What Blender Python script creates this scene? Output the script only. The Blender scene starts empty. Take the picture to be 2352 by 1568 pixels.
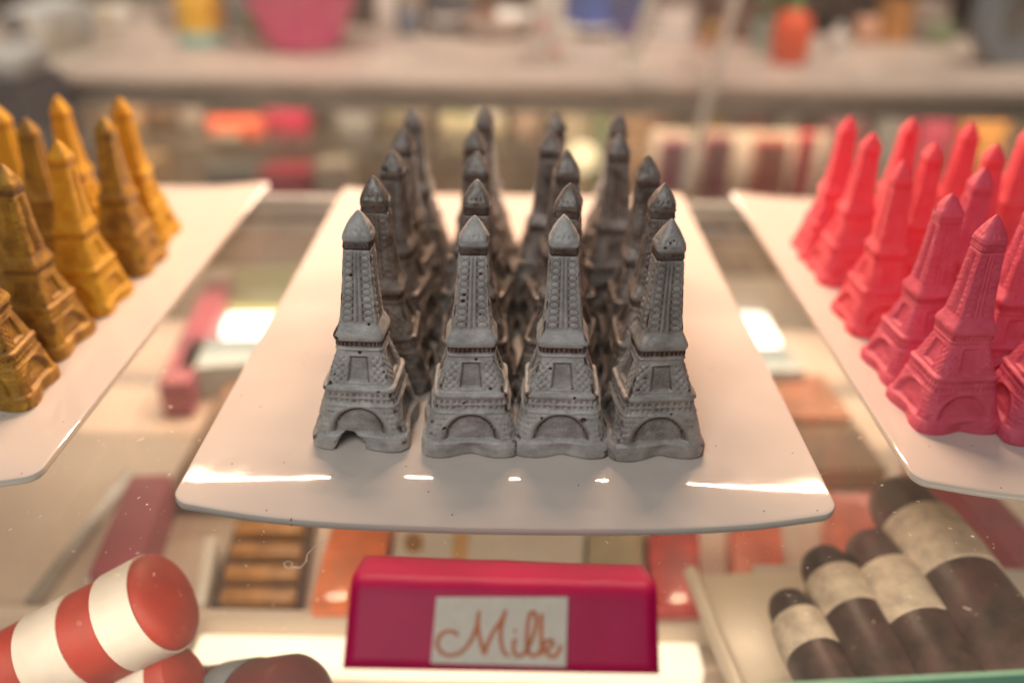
import bpy, bmesh, math, random
import numpy as np
from mathutils import Vector, Matrix, noise as mn

random.seed(7)
R = math.radians
C = bpy.context.scene.collection
scene = bpy.context.scene

# ------------------------------------------------------------------ camera
CAMZ, PITCH, ROLL, FPX = 0.206, 28.0, 1.0, 2039.0
cam_d = bpy.data.cameras.new('camera')
cam_d.sensor_width = 36.0
cam_d.lens = FPX / 2352 * 36
cam_d.clip_start = 0.01
cam_d.clip_end = 60
cam_d.dof.use_dof = True
cam_d.dof.focus_distance = 0.325
cam_d.dof.aperture_fstop = 3.0
cam_d.dof.aperture_blades = 0
cam = bpy.data.objects.new('camera', cam_d)
C.objects.link(cam)
M3 = Matrix.Rotation(R(90 - PITCH), 3, 'X') @ Matrix.Rotation(R(ROLL), 3, 'Z')
cam.matrix_world = Matrix.Translation((0, 0, CAMZ)) @ M3.to_4x4()
scene.camera = cam

# ------------------------------------------------------------------ world
w = bpy.data.worlds.new('World')
scene.world = w
w.use_nodes = True
bg = w.node_tree.nodes['Background']
bg.inputs['Color'].default_value = (1.0, 0.92, 0.84, 1)
bg.inputs['Strength'].default_value = 0.06

# ------------------------------------------------------------------ lamps
def area(name, loc, target, sx, sy, power, col, spread=180):
    d = bpy.data.lights.new(name, 'AREA')
    d.shape = 'RECTANGLE'; d.size = sx; d.size_y = sy
    d.energy = power; d.color = col; d.spread = R(spread)
    o = bpy.data.objects.new(name, d); C.objects.link(o)
    o.location = loc
    o.rotation_euler = (Vector(target) - Vector(loc)).to_track_quat('-Z', 'Y').to_euler()
    return o
area('case_strip_lamp', (0.0, 0.70, 0.385), (0.0, 0.33, 0.0), 0.57, 0.005, 6.2, (1.0, 0.64, 0.43))
area('room_lamp_front', (-0.16, -0.20, 0.62), (0, 0.29, 0.02), 0.36, 0.24, 2.5, (1.0, 0.95, 0.90))
area('background_fill_lamp', (0.3, 0.8, 2.0), (0, 2.0, -0.1), 3.0, 0.8, 29.0, (1.0, 0.84, 0.73), spread=75)  # unseen fill lamp, added and narrowed to brighten only the background
area('far_display_fill', (0.1, 1.26, -0.085), (0.1, 1.42, -0.5), 3.4, 0.03, 7.5, (1.0, 0.80, 0.60))  # unseen lamp added under the countertop to brighten the far display
area('lower_shelf_strip_lamp', (0.0, 0.70, -0.022), (0.0, 0.5, -0.17), 1.1, 0.02, 1.3, (1.0, 0.76, 0.58))
area('lower_front_strip_lamp', (0.0, 0.21, -0.03), (0.0, 0.37, -0.17), 1.0, 0.03, 0.65, (1.0, 0.78, 0.60))

vs = scene.view_settings
vs.view_transform = 'Standard'; vs.look = 'None'; vs.exposure = 0.14; vs.gamma = 1
vs.use_curve_mapping = False
scene.cycles.use_denoising = True
scene.cycles.max_bounces = 10
scene.cycles.transparent_max_bounces = 24
scene.cycles.caustics_reflective = False
scene.cycles.caustics_refractive = False
scene.cycles.sample_clamp_indirect = 4

# ------------------------------------------------------------------ helpers
def ray(x, y):
    v = Vector(((x - 1176) / FPX, (784 - y) / FPX, -1.0))
    return M3 @ v
def at_z(x, y, z):
    d = ray(x, y); t = (z - CAMZ) / d.z
    return Vector((0, 0, CAMZ)) + d * t
def at_y(x, y, Y):
    d = ray(x, y); t = Y / d.y
    return Vector((0, 0, CAMZ)) + d * t

def tag(o, label=None, cat=None, group=None, kind=None):
    if label: o['label'] = label
    if cat: o['category'] = cat
    if group: o['group'] = group
    if kind: o['kind'] = kind
    return o
def empty(name, loc=(0, 0, 0), rz=0.0, label=None, cat=None, group=None):
    o = bpy.data.objects.new(name, None); C.objects.link(o)
    o.empty_display_size = 0.01
    o.location = loc; o.rotation_euler = (0, 0, rz)
    return tag(o, label, cat, group)

class MB:
    def __init__(s): s.bm = bmesh.new()
    def box(s, lo, hi, bev=0.0, mat=None, seg=2):
        r = bmesh.ops.create_cube(s.bm, size=1.0)
        vs_ = r['verts']
        lo = Vector(lo); hi = Vector(hi)
        for v in vs_:
            v.co = Vector(((lo[i] + hi[i]) / 2 + v.co[i] * (hi[i] - lo[i]) for i in range(3)))
        if bev > 0:
            es = {e for v in vs_ for e in v.link_edges}
            r2 = bmesh.ops.bevel(s.bm, geom=list(es), offset=bev, segments=seg, affect='EDGES', profile=0.6)
            vs_ = list({v for f in r2['faces'] for v in f.verts} | {v for v in vs_ if v.is_valid})
        if mat is not None:
            for v in vs_: v.co = mat @ v.co
        return s
    def lathe(s, prof, n=32, mat=None):
        rings = []
        for (r, z) in prof:
            if r < 1e-6:
                rings.append([s.bm.verts.new((0, 0, z))])
            else:
                rings.append([s.bm.verts.new((r * math.cos(2 * math.pi * k / n), r * math.sin(2 * math.pi * k / n), z)) for k in range(n)])
        for a, b in zip(rings, rings[1:]):
            for k in range(n):
                k2 = (k + 1) % n
                if len(a) == 1 and len(b) == 1: continue
                if len(a) == 1: s.bm.faces.new((a[0], b[k], b[k2]))
                elif len(b) == 1: s.bm.faces.new((a[k], b[0], a[k2]))
                else: s.bm.faces.new((a[k], b[k], b[k2], a[k2]))
        if mat is not None:
            for rr in rings:
                for v in rr: v.co = mat @ v.co
        return s
    def prism(s, pts, z0, z1, bev=0.0):
        """pts: list of 2-D or 3-D points (xy used), extruded z0..z1"""
        b = [s.bm.verts.new((p[0], p[1], z0)) for p in pts]
        t = [s.bm.verts.new((p[0], p[1], z1)) for p in pts]
        n = len(pts)
        s.bm.faces.new(b[::-1]); s.bm.faces.new(t)
        for k in range(n):
            s.bm.faces.new((b[k], b[(k + 1) % n], t[(k + 1) % n], t[k]))
        if bev > 0:
            es = {e for v in b + t for e in v.link_edges}
            bmesh.ops.bevel(s.bm, geom=list(es), offset=bev, segments=2, affect='EDGES', profile=0.6)
        return s
    def tube(s, pts, r, n=8):
        pts = [Vector(p) for p in pts]
        prev = None
        for i, p in enumerate(pts):
            d = (pts[min(i + 1, len(pts) - 1)] - pts[max(i - 1, 0)]).normalized()
            a = d.cross(Vector((0.13, 0.21, 1))).normalized(); b = d.cross(a)
            ring = [s.bm.verts.new(p + (a * math.cos(2 * math.pi * k / n) + b * math.sin(2 * math.pi * k / n)) * (r if not callable(r) else r(i / (len(pts) - 1)))) for k in range(n)]
            if prev:
                for k in range(n):
                    s.bm.faces.new((prev[k], prev[(k + 1) % n], ring[(k + 1) % n], ring[k]))
            else: s.bm.faces.new(ring[::-1])
            prev = ring
        s.bm.faces.new(prev)
        return s
    def build(s, name, mat, parent=None, smooth=True, loc=None):
        bmesh.ops.recalc_face_normals(s.bm, faces=s.bm.faces)
        me = bpy.data.meshes.new(name); s.bm.to_mesh(me); s.bm.free()
        if mat: me.materials.append(mat)
        o = bpy.data.objects.new(name, me); C.objects.link(o)
        if smooth:
            me.polygons.foreach_set('use_smooth', [True] * len(me.polygons))
            try: me.set_sharp_from_angle(angle=R(35))
            except Exception: pass
        if parent: o.parent = parent
        if loc: o.location = loc
        return o

def nodes_of(name):
    m = bpy.data.materials.new(name); m.use_nodes = True
    nt = m.node_tree
    return m, nt, nt.nodes['Principled BSDF']
def N(nt, t, **kw):
    n = nt.nodes.new(t)
    for k, v in kw.items():
        if k in n.inputs.keys(): n.inputs[k].default_value = v
        else: setattr(n, k, v)
    return n
def mat(name, col, rough=0.5, var=0.12, scale=60.0, bump=0.0, metal=0.0, col2=None, emit=0.0, spec=0.5, coat=0.0, bscale=None):
    m, nt, b = nodes_of(name)
    tc = N(nt, 'ShaderNodeTexCoord')
    no = N(nt, 'ShaderNodeTexNoise', Scale=scale, Detail=5.0, Roughness=0.6)
    nt.links.new(tc.outputs['Object'], no.inputs['Vector'])
    mix = N(nt, 'ShaderNodeMix', data_type='RGBA')
    c = Vector(col)
    lo = c * (1 - var); hi = Vector(col2) if col2 else c * (1 + var)
    mix.inputs[6].default_value = (*lo, 1); mix.inputs[7].default_value = (*hi, 1)
    ra = N(nt, 'ShaderNodeMapRange'); ra.inputs[1].default_value = 0.35; ra.inputs[2].default_value = 0.65
    nt.links.new(no.outputs['Fac'], ra.inputs[0]); nt.links.new(ra.outputs[0], mix.inputs[0])
    nt.links.new(mix.outputs[2], b.inputs['Base Color'])
    b.inputs['Roughness'].default_value = rough; b.inputs['Metallic'].default_value = metal
    b.inputs['Specular IOR Level'].default_value = spec
    b.inputs['Coat Weight'].default_value = coat; b.inputs['Coat Roughness'].default_value = 0.06
    if emit > 0:
        nt.links.new(mix.outputs[2], b.inputs['Emission Color']); b.inputs['Emission Strength'].default_value = emit
    if bump > 0:
        n2 = N(nt, 'ShaderNodeTexNoise', Scale=bscale or scale * 3, Detail=4.0)
        nt.links.new(tc.outputs['Object'], n2.inputs['Vector'])
        bu = N(nt, 'ShaderNodeBump', Strength=bump, Distance=0.001)
        nt.links.new(n2.outputs['Fac'], bu.inputs['Height']); nt.links.new(bu.outputs[0], b.inputs['Normal'])
    return m

def glass_mat(name, tint, refl_rough=0.02, dust=0.0):
    m, nt, b = nodes_of(name)
    nt.nodes.remove(b)
    out = nt.nodes['Material Output']
    tr = N(nt, 'ShaderNodeBsdfTransparent'); tr.inputs['Color'].default_value = (*tint, 1)
    gl = N(nt, 'ShaderNodeBsdfGlossy', Roughness=refl_rough); gl.inputs['Color'].default_value = (1, 1, 1, 1)
    fr = N(nt, 'ShaderNodeFresnel', IOR=1.45)
    ge = N(nt, 'ShaderNodeNewGeometry')
    io = N(nt, 'ShaderNodeMapRange'); io.inputs[3].default_value = 1.30; io.inputs[4].default_value = 1 / 1.30
    nt.links.new(ge.outputs['Backfacing'], io.inputs[0]); nt.links.new(io.outputs[0], fr.inputs['IOR'])
    mx = N(nt, 'ShaderNodeMixShader')
    nt.links.new(fr.outputs[0], mx.inputs[0]); nt.links.new(tr.outputs[0], mx.inputs[1]); nt.links.new(gl.outputs[0], mx.inputs[2])
    last = mx
    if dust > 0:  # pale film: dust on the shelf glass, painted haze on the rear door
        tc = N(nt, 'ShaderNodeTexCoord')
        no = N(nt, 'ShaderNodeTexNoise', Scale=18.0, Detail=8.0, Roughness=0.7)
        nt.links.new(tc.outputs['Object'], no.inputs['Vector'])
        ra = N(nt, 'ShaderNodeMapRange'); ra.inputs[1].default_value = 0.4; ra.inputs[2].default_value = 0.8
        ra.inputs[3].default_value = dust * 0.3; ra.inputs[4].default_value = dust
        nt.links.new(no.outputs['Fac'], ra.inputs[0])
        df = N(nt, 'ShaderNodeBsdfDiffuse'); df.inputs['Color'].default_value = (0.75, 0.72, 0.68, 1)
        m2 = N(nt, 'ShaderNodeMixShader')
        nt.links.new(ra.outputs[0], m2.inputs[0]); nt.links.new(mx.outputs[0], m2.inputs[1]); nt.links.new(df.outputs[0], m2.inputs[2])
        last = m2
    nt.links.new(last.outputs[0], out.inputs['Surface'])
    return m

# ------------------------------------------------------------------ chocolate materials
def choco_mat(name, coat_lo, coat_hi, under, rough, translucent=0.0, trans_col=(1, .1, .05), under_amt=1.0, patch=0.35, metal=0.0, speck=0.0):
    m, nt, b = nodes_of(name)
    out = nt.nodes['Material Output']
    tc = N(nt, 'ShaderNodeTexCoord')
    oi = N(nt, 'ShaderNodeObjectInfo')
    ad = N(nt, 'ShaderNodeVectorMath', operation='ADD')
    mu = N(nt, 'ShaderNodeMath', operation='MULTIPLY'); mu.inputs[1].default_value = 3.7
    nt.links.new(oi.outputs['Random'], mu.inputs[0])
    nt.links.new(tc.outputs['Object'], ad.inputs[0]); nt.links.new(mu.outputs[0], ad.inputs[1])
    n1 = N(nt, 'ShaderNodeTexNoise', Scale=130.0, Detail=6.0, Roughness=0.65)
    n2 = N(nt, 'ShaderNodeTexNoise', Scale=1500.0, Detail=4.0, Roughness=0.7)
    nt.links.new(ad.outputs[0], n1.inputs['Vector']); nt.links.new(ad.outputs[0], n2.inputs['Vector'])
    cm = N(nt, 'ShaderNodeMix', data_type='RGBA')
    cm.inputs[6].default_value = (*coat_lo, 1); cm.inputs[7].default_value = (*coat_hi, 1)
    r1 = N(nt, 'ShaderNodeMapRange'); r1.inputs[1].default_value = 0.35; r1.inputs[2].default_value = 0.66
    nt.links.new(n1.outputs['Fac'], r1.inputs[0]); nt.links.new(r1.outputs[0], cm.inputs[0])
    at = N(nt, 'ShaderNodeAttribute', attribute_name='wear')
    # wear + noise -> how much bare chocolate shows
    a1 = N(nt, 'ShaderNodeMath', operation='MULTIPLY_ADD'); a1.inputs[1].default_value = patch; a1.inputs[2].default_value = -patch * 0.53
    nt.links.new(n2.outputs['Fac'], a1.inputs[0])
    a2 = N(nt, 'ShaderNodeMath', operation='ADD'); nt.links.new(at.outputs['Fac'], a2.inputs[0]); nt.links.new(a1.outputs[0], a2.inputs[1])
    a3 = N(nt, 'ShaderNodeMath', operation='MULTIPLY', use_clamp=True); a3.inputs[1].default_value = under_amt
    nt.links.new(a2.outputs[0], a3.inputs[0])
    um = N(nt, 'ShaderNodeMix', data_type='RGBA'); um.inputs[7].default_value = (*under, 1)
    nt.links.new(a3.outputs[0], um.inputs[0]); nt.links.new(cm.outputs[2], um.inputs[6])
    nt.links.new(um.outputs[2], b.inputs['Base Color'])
    rr = N(nt, 'ShaderNodeMapRange'); rr.inputs[1].default_value = 0.3; rr.inputs[2].default_value = 0.7
    rr.inputs[3].default_value = rough - 0.12; rr.inputs[4].default_value = rough + 0.12
    nt.links.new(n2.outputs['Fac'], rr.inputs[0]); nt.links.new(rr.outputs[0], b.inputs['Roughness'])
    b.inputs['Metallic'].default_value = metal
    bu = N(nt, 'ShaderNodeBump', Strength=0.5, Distance=0.0003)
    nt.links.new(n2.outputs['Fac'], bu.inputs['Height'])
    b2 = N(nt, 'ShaderNodeBump', Strength=0.5, Distance=0.0006)
    n3 = N(nt, 'ShaderNodeTexNoise', Scale=420.0, Detail=3.0)
    nt.links.new(ad.outputs[0], n3.inputs['Vector'])
    nt.links.new(n3.outputs['Fac'], b2.inputs['Height']); nt.links.new(bu.outputs[0], b2.inputs['Normal'])
    nt.links.new(b2.outputs[0], b.inputs['Normal'])
    if translucent > 0:
        tl = N(nt, 'ShaderNodeBsdfTranslucent'); tl.inputs['Color'].default_value = (*trans_col, 1)
        mx = N(nt, 'ShaderNodeMixShader'); mx.inputs[0].default_value = translucent
        nt.links.new(b.outputs[0], mx.inputs[1]); nt.links.new(tl.outputs[0], mx.inputs[2])
        nt.links.new(mx.outputs[0], out.inputs['Surface'])
    return m
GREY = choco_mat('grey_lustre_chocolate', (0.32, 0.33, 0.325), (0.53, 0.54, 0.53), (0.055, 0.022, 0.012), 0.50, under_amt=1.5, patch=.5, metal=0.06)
GREYB = choco_mat('worn_shaded_rear_grey_chocolate', (0.10, 0.085, 0.076), (0.31, 0.295, 0.28), (0.034, 0.013, 0.007), 0.34, under_amt=1.25, patch=0.8, metal=0.22)  # rear rows: worn grey, darkened further to put their shade into the colour
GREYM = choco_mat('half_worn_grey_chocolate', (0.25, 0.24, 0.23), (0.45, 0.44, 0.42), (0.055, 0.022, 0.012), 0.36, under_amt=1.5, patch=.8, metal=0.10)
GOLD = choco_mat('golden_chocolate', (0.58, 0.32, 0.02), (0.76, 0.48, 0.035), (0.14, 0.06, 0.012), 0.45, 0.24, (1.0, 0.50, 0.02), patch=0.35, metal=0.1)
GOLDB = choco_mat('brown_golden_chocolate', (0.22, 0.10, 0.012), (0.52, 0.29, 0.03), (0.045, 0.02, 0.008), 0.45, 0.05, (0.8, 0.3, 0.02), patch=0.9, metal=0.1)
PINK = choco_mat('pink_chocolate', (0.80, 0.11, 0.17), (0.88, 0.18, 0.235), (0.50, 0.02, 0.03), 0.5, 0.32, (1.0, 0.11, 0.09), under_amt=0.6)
MAUVE = choco_mat('mauve_pink_chocolate', (0.68, 0.10, 0.18), (0.78, 0.16, 0.25), (0.36, 0.02, 0.04), 0.5, 0.20, (1.0, 0.05, 0.06), under_amt=0.6)

# ------------------------------------------------------------------ tower meshes
HT = 0.097
PROF = [(0, .0186), (.0010, .0193), (.0050, .0191), (.0068, .0184), (.0078, .0174), (.0120, .0163), (.0188, .0147), (.0196, .0146),
        (.0200, .0143), (.0250, .0134), (.0256, .0141), (.0268, .0139), (.0274, .0126), (.0400, .0093), (.0412, .0091),
        (.0417, .0098), (.0424, .0092), (.0430, .0094), (.0452, .0095), (.0458, .0101), (.0472, .0104), (.0482, .0101), (.0512, .0085),
        (.0525, .0079), (.0600, .0069), (.0668, .0062), (.0672, .0063), (.0678, .0061), (.0818, .0052), (.0822, .0048), (.0826, .0053), (.0852, .0055), (.0860, .0062),
        (.0878, .0061), (.0895, .0053), (.0915, .0043), (.0935, .0031), (.0952, .0019), (.0963, .0010), (.0970, .00015)]
SPLIT = [0.0, .0273, .0455, .0821, HT]
PART = ['arched_base', 'middle_tier', 'shaft', 'spire']
COLS, ROWS = 42, 300
def smoothbox(x, a, b, e): return 1 / (1 + np.exp(-(x - a) / e)) * 1 / (1 + np.exp((x - b) / e))
def tower_meshes(seed, notch=False, holes=(), chip=None, detail=1.0):
    rng = np.random.RandomState(seed)
    zs = np.concatenate([np.linspace(0, .0865, ROWS - 40), np.linspace(.0868, HT, 40)])
    # rows at the splits exactly
    for sp in SPLIT[1:-1]: zs[np.argmin(abs(zs - sp))] = sp
    pz = np.array([p[0] for p in PROF]); pw = np.array([p[1] * np.interp(p[0], [0, .027, .046, .083, .0858, 1], [1, 1, .92, .97, .89, .89]) for p in PROF])
    fine = np.linspace(0, HT, 2000); hwf = np.interp(fine, pz, pw)
    k = np.exp(-np.linspace(-2, 2, 13) ** 2); k /= k.sum()
    hs = np.convolve(np.pad(hwf, 6, mode='edge'), k, mode='valid'); hw = np.interp(zs, fine, hs)
    nexp = np.interp(zs, [0, .006, .03, .083, .087, .093, HT], [5.5, 7, 9, 9, 4.2, 3.0, 2.2])
    S = (np.arange(COLS) / COLS) * 2 - 1 + 1.0 / COLS
    S = np.sign(S) * np.abs(S) ** 0.93
    V = []; W = []
    for face in range(4):
        s = S[None, :].repeat(len(zs), 0); z = zs[:, None].repeat(COLS, 1); H = hw[:, None].repeat(COLS, 1)
        ne = nexp[:, None].repeat(COLS, 1)
        phi = np.arctan(s)
        r = H / (np.abs(np.cos(phi)) ** ne + np.abs(np.sin(phi)) ** ne) ** (1 / ne)
        lat = s * H
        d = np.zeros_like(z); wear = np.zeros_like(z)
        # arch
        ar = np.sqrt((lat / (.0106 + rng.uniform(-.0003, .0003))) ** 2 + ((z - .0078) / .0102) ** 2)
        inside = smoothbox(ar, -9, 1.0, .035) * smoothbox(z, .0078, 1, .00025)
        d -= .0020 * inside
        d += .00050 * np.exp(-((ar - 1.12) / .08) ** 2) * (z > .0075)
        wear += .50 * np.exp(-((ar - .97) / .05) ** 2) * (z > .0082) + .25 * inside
        # second, inner step
        ar2 = np.sqrt((lat / .0078) ** 2 + ((z - .0078) / .0040) ** 2)
        d += .0006 * smoothbox(ar2, -9, 1.0, .08) * smoothbox(z, .0078, 1, .0004)
        # feet: the middle of every side is drawn in
        d -= (.0034 + rng.uniform(-.0006, .0008)) * np.exp(-((s - rng.uniform(-.08, .08)) / .38) ** 2) * smoothbox(z, -1, .0062, .0008)
        # lattice on the spandrels
        lt = np.sin(lat / .00052 + z / .0007) * np.sin(lat / .00052 - z / .0007)
        sp = smoothbox(z, .0075, .0185, .0005) * (ar > 1.22) * (np.abs(s) < .93)
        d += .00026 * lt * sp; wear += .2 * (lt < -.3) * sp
        # frieze 1: rows of small arcades
        f1 = smoothbox(z, .0200, .0248, .0002) * (np.abs(s) < .95)
        den = (np.sin(2 * np.pi * lat / .00235) > -.1).astype(float)
        row = smoothbox((z - .0202) % .0023, .0004, .0019, .0001)
        d -= .00062 * f1 * den * row; wear += .34 * f1 * den * row
        d += .0003 * np.exp(-((z - .0193) / .0003) ** 2)
        # window on the middle tier
        ww = np.interp(z, [.028, .039], [.0043, .0032])
        win = smoothbox(lat, -ww, ww, .00012) * smoothbox(z, .0290, .0388, .00015)
        frm = smoothbox(lat, -ww - .0007, ww + .0007, .0001) * smoothbox(z, .0284, .0396, .0001) - win
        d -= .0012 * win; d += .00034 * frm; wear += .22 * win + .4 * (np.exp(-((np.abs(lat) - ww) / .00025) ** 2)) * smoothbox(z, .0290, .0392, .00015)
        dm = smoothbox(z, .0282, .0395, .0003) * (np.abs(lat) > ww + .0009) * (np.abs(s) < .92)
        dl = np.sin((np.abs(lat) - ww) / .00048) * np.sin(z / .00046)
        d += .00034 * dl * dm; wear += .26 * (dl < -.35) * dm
        # frieze 2: beads
        f2 = smoothbox(z, .0431, .0451, .00015)
        bd = np.sin(2 * np.pi * lat / .0017)
        d += .00028 * f2 * bd; wear += (.50 + .22 * (bd < 0)) * f2
        wear += .55 * np.exp(-((z - .0453) / .00035) ** 2)
        # shaft: two columns of arched bosses and a twin rib
        sh = smoothbox(z, .0530, .0812, .0002)
        per = .00272
        zc = ((z - .0530) % per) / per - .5
        xs = (np.abs(s) - .56) / .26
        q = np.sqrt(xs ** 2 + (zc / .40) ** 2)
        boss = np.clip(1 - q ** 2, 0, 1) * (zc < .42)
        d += sh * (.00022 * boss - .00034 * np.exp(-((q - 1.04) / .13) ** 2) * (zc > .0))
        wear += sh * .42 * np.exp(-((q - 1.02) / .16) ** 2)
        rib = np.exp(-((np.abs(s) - .13) / .05) ** 2) - np.exp(-(s / .05) ** 2) - .8 * np.exp(-((np.abs(s) - .255) / .045) ** 2)
        d += sh * .00036 * rib; wear += sh * .28 * (rib < -.4)
        edge = smoothbox(np.abs(s), .86, 2, .012)
        d += sh * .0002 * edge
        # collar
        co = smoothbox(z, .0823, .0853, .0002)
        d += co * .0002 * np.sin(2 * np.pi * lat / .0014) * np.sin(z / .0002); wear += co * .58
        wear += .6 * np.exp(-((z - .0823) / .00035) ** 2)
        # little dormers in the spire
        for sx in (-.45, 0, .45):
            d -= .00035 * np.exp(-((s - sx) / .11) ** 2 - ((z - .0893) / .0007) ** 2)
        wear = wear * detail; d = d * (0.35 + 0.65 * detail)
        rr = r + d
        a = phi + face * math.pi / 2 - math.pi / 2
        X = rr * np.cos(a) ; Y = rr * np.sin(a)
        V.append(np.stack([X, Y, z], -1)); W.append(wear)
    V = np.concatenate(V, 1); W = np.concatenate(W, 1)
    n = V.shape[1]
    # uneven casting
    bend = rng.uniform(-.0020, .0020, 2)
    tip = 1 + rng.uniform(-.12, .10)
    V[..., 2] = np.where(V[..., 2] > .0895, .0895 + (V[..., 2] - .0895) * tip, V[..., 2])
    flat = V.reshape(-1, 3)
    nz = np.array([mn.fractal(Vector(p * 210.0) + Vector((seed * 9.1, 0, 0)), 0.7, 2.1, 3) for p in flat[::1]]).reshape(V.shape[:2]) if True else 0
    rad = np.linalg.norm(V[..., :2], axis=-1, keepdims=True) + 1e-6
    V[..., :2] += V[..., :2] / rad * (nz[..., None] * .00022) * np.clip(rad / .004, 0, 1)
    W += np.clip(nz * .10, -.05, .2)
    Sx = np.tile(np.abs(S), 4)[None, :]
    W += .55 * np.clip(nz * 2.2, 0, 1) * (Sx > .90) * (V[..., 2] < .086)
    # pin-holes
    hl = list(holes) + [(rng.uniform(-.95, .95), rng.uniform(.004, .09), rng.uniform(.00035, .0006)) for _ in range(int(14 * detail))]
    for i, (s0, z0, rad0) in enumerate(hl):
        f = 0 if i < len(holes) else rng.randint(4)
        hwz = np.interp(z0, zs, hw); a = math.atan(s0) + f * math.pi / 2 - math.pi / 2
        rr0 = hwz / (abs(math.cos(math.atan(s0))) ** 9 + abs(math.sin(math.atan(s0))) ** 9) ** (1 / 9)
        p = np.array([rr0 * math.cos(a), rr0 * math.sin(a), z0])
        D = np.linalg.norm(V - p, axis=-1)
        g = np.exp(-(D / rad0) ** 4)
        V[..., :2] *= (1 - g[..., None] * min(.14, 1.2 * rad0 / hwz)); W += g * 1.6
    if chip:
        p = np.array(chip[:3]); D = np.linalg.norm(V - p, axis=-1)
        g = np.exp(-(D / chip[3]) ** 6); V[..., :2] *= (1 - .35 * g[..., None]); W += 1.5 * g * (D < chip[3] * .8)
    if notch:
        g = ((V[..., 0] + .0035) / .0056) ** 2 + (V[..., 2] / .0082) ** 2
        m_ = (g < 1) & (V[..., 1] < 0)
        V[..., 1] = np.where(m_, V[..., 1] * .30, V[..., 1])
    tt = (V[..., 2] / HT)
    V[..., 0] += bend[0] * tt ** 2; V[..., 1] += bend[1] * tt ** 2
    V[..., 1] *= .93
    out = []
    for k in range(4):
        i0 = int(np.argmin(abs(zs - SPLIT[k]))); i1 = int(np.argmin(abs(zs - SPLIT[k + 1])))
        sub = V[i0:i1 + 1]; m = sub.shape[0]
        me = bpy.data.meshes.new(PART[k])
        co_ = sub.reshape(-1, 3).tolist()
        I, J = np.meshgrid(np.arange(m - 1), np.arange(n), indexing='ij'); J2 = (J + 1) % n
        faces = np.stack([I * n + J, I * n + J2, (I + 1) * n + J2, (I + 1) * n + J], -1).reshape(-1, 4).tolist()
        if k == 3: faces.append([(m - 1) * n + j for j in range(n)])
        if k == 0: faces.append([j for j in range(n)][::-1])
        me.from_pydata(co_, [], faces)
        me.polygons.foreach_set('use_smooth', [True] * len(me.polygons))
        at_ = me.attributes.new('wear', 'FLOAT', 'POINT'); at_.data.foreach_set('value', W[i0:i1 + 1].reshape(-1).astype(np.float32))
        me.materials.append(None)
        me.update(); out.append(me)
    return out
VARS = [
    tower_meshes(11, notch=True, holes=[(-.92, .0465, .0009), (.05, .0405, .0006), (.55, .026, .0004), (-.9, .028, .0007)]),
    tower_meshes(12, holes=[(.2, .0402, .0005), (-.3, .0168, .0006), (-.62, .0130, .0005), (-.5, .0665, .0005), (-.55, .0640, .0006), (-.2, .0232, .0004)], chip=(.0064, -.0030, .0875, .0021)),
    tower_meshes(13, holes=[(.55, .0165, .0010), (.33, .0045, .0008), (.1, .0300, .0004), (.3, .0292, .0005), (.9, .0460, .0005)], chip=(-.0066, -.004, .0878, .0012)),
    tower_meshes(14, holes=[(-.02, .0048, .0006), (-.5, .0875, .0005), (.1, .0900, .0004)]),
    tower_meshes(15, detail=.85), tower_meshes(16, detail=.9), tower_meshes(17, detail=.75), tower_meshes(18, detail=.85), tower_meshes(19, detail=.9, chip=(.006, 0, .0875, .0012)), tower_meshes(20, detail=.8), tower_meshes(21, detail=.95)]

def tower(px, py, var, m, label, group, scale=1.0, rz=0.0, zbase=0.0097, wide=1.0):
    p = at_z(px, py, zbase + HT * scale * .935)
    t = empty('tower_chocolate', (p.x, p.y, zbase), rz, label, 'chocolate', group)
    for k, me in enumerate(VARS[var]):
        o = bpy.data.objects.new(PART[k], me); C.objects.link(o); o.parent = t
        o.material_slots[0].link = 'OBJECT'; o.material_slots[0].material = m
    t.scale = (scale * wide, scale * wide, scale * .935)
    return t

rows = [
    [(810, 480), (1079, 492), (1308, 494), (1540, 499)],
    [(863, 402), (1088, 410), (1303, 413), (1518, 418)],
    [(897, 337), (1095, 342), (1300, 348), (1498, 357)],
    [(917, 291), (1097, 289), (1260, 297), (1428, 304)],
    [(952, 243), (1110, 243), (1275, 253), (1418, 255)]]
rown = ['front row', 'second row', 'middle row', 'fourth row', 'back row']
coln = ['leftmost', 'second from left', 'third from left', 'rightmost']
special = {
    (0, 0): 'grey chocolate tower at the left end of the front row, base notched',
    (0, 1): 'grey chocolate tower in the front row with a hole in its spire',
    (0, 2): 'pale grey chocolate tower in the front row with a big pinhole beside its arch',
    (0, 3): 'worn grey chocolate tower at the right end of the front row'}
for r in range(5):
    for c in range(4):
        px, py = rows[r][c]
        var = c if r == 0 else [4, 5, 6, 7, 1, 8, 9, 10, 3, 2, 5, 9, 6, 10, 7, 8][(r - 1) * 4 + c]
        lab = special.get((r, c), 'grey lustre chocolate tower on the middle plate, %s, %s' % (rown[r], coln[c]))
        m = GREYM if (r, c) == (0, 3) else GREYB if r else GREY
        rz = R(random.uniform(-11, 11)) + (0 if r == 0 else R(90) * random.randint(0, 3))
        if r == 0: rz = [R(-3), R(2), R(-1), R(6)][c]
        tower(px, py, var, m, lab, 'grey tower chocolates on the middle plate', rz=rz, wide=1.07 if r else 1.0, scale=(1, .99, .975, .965, .95)[r])
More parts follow.
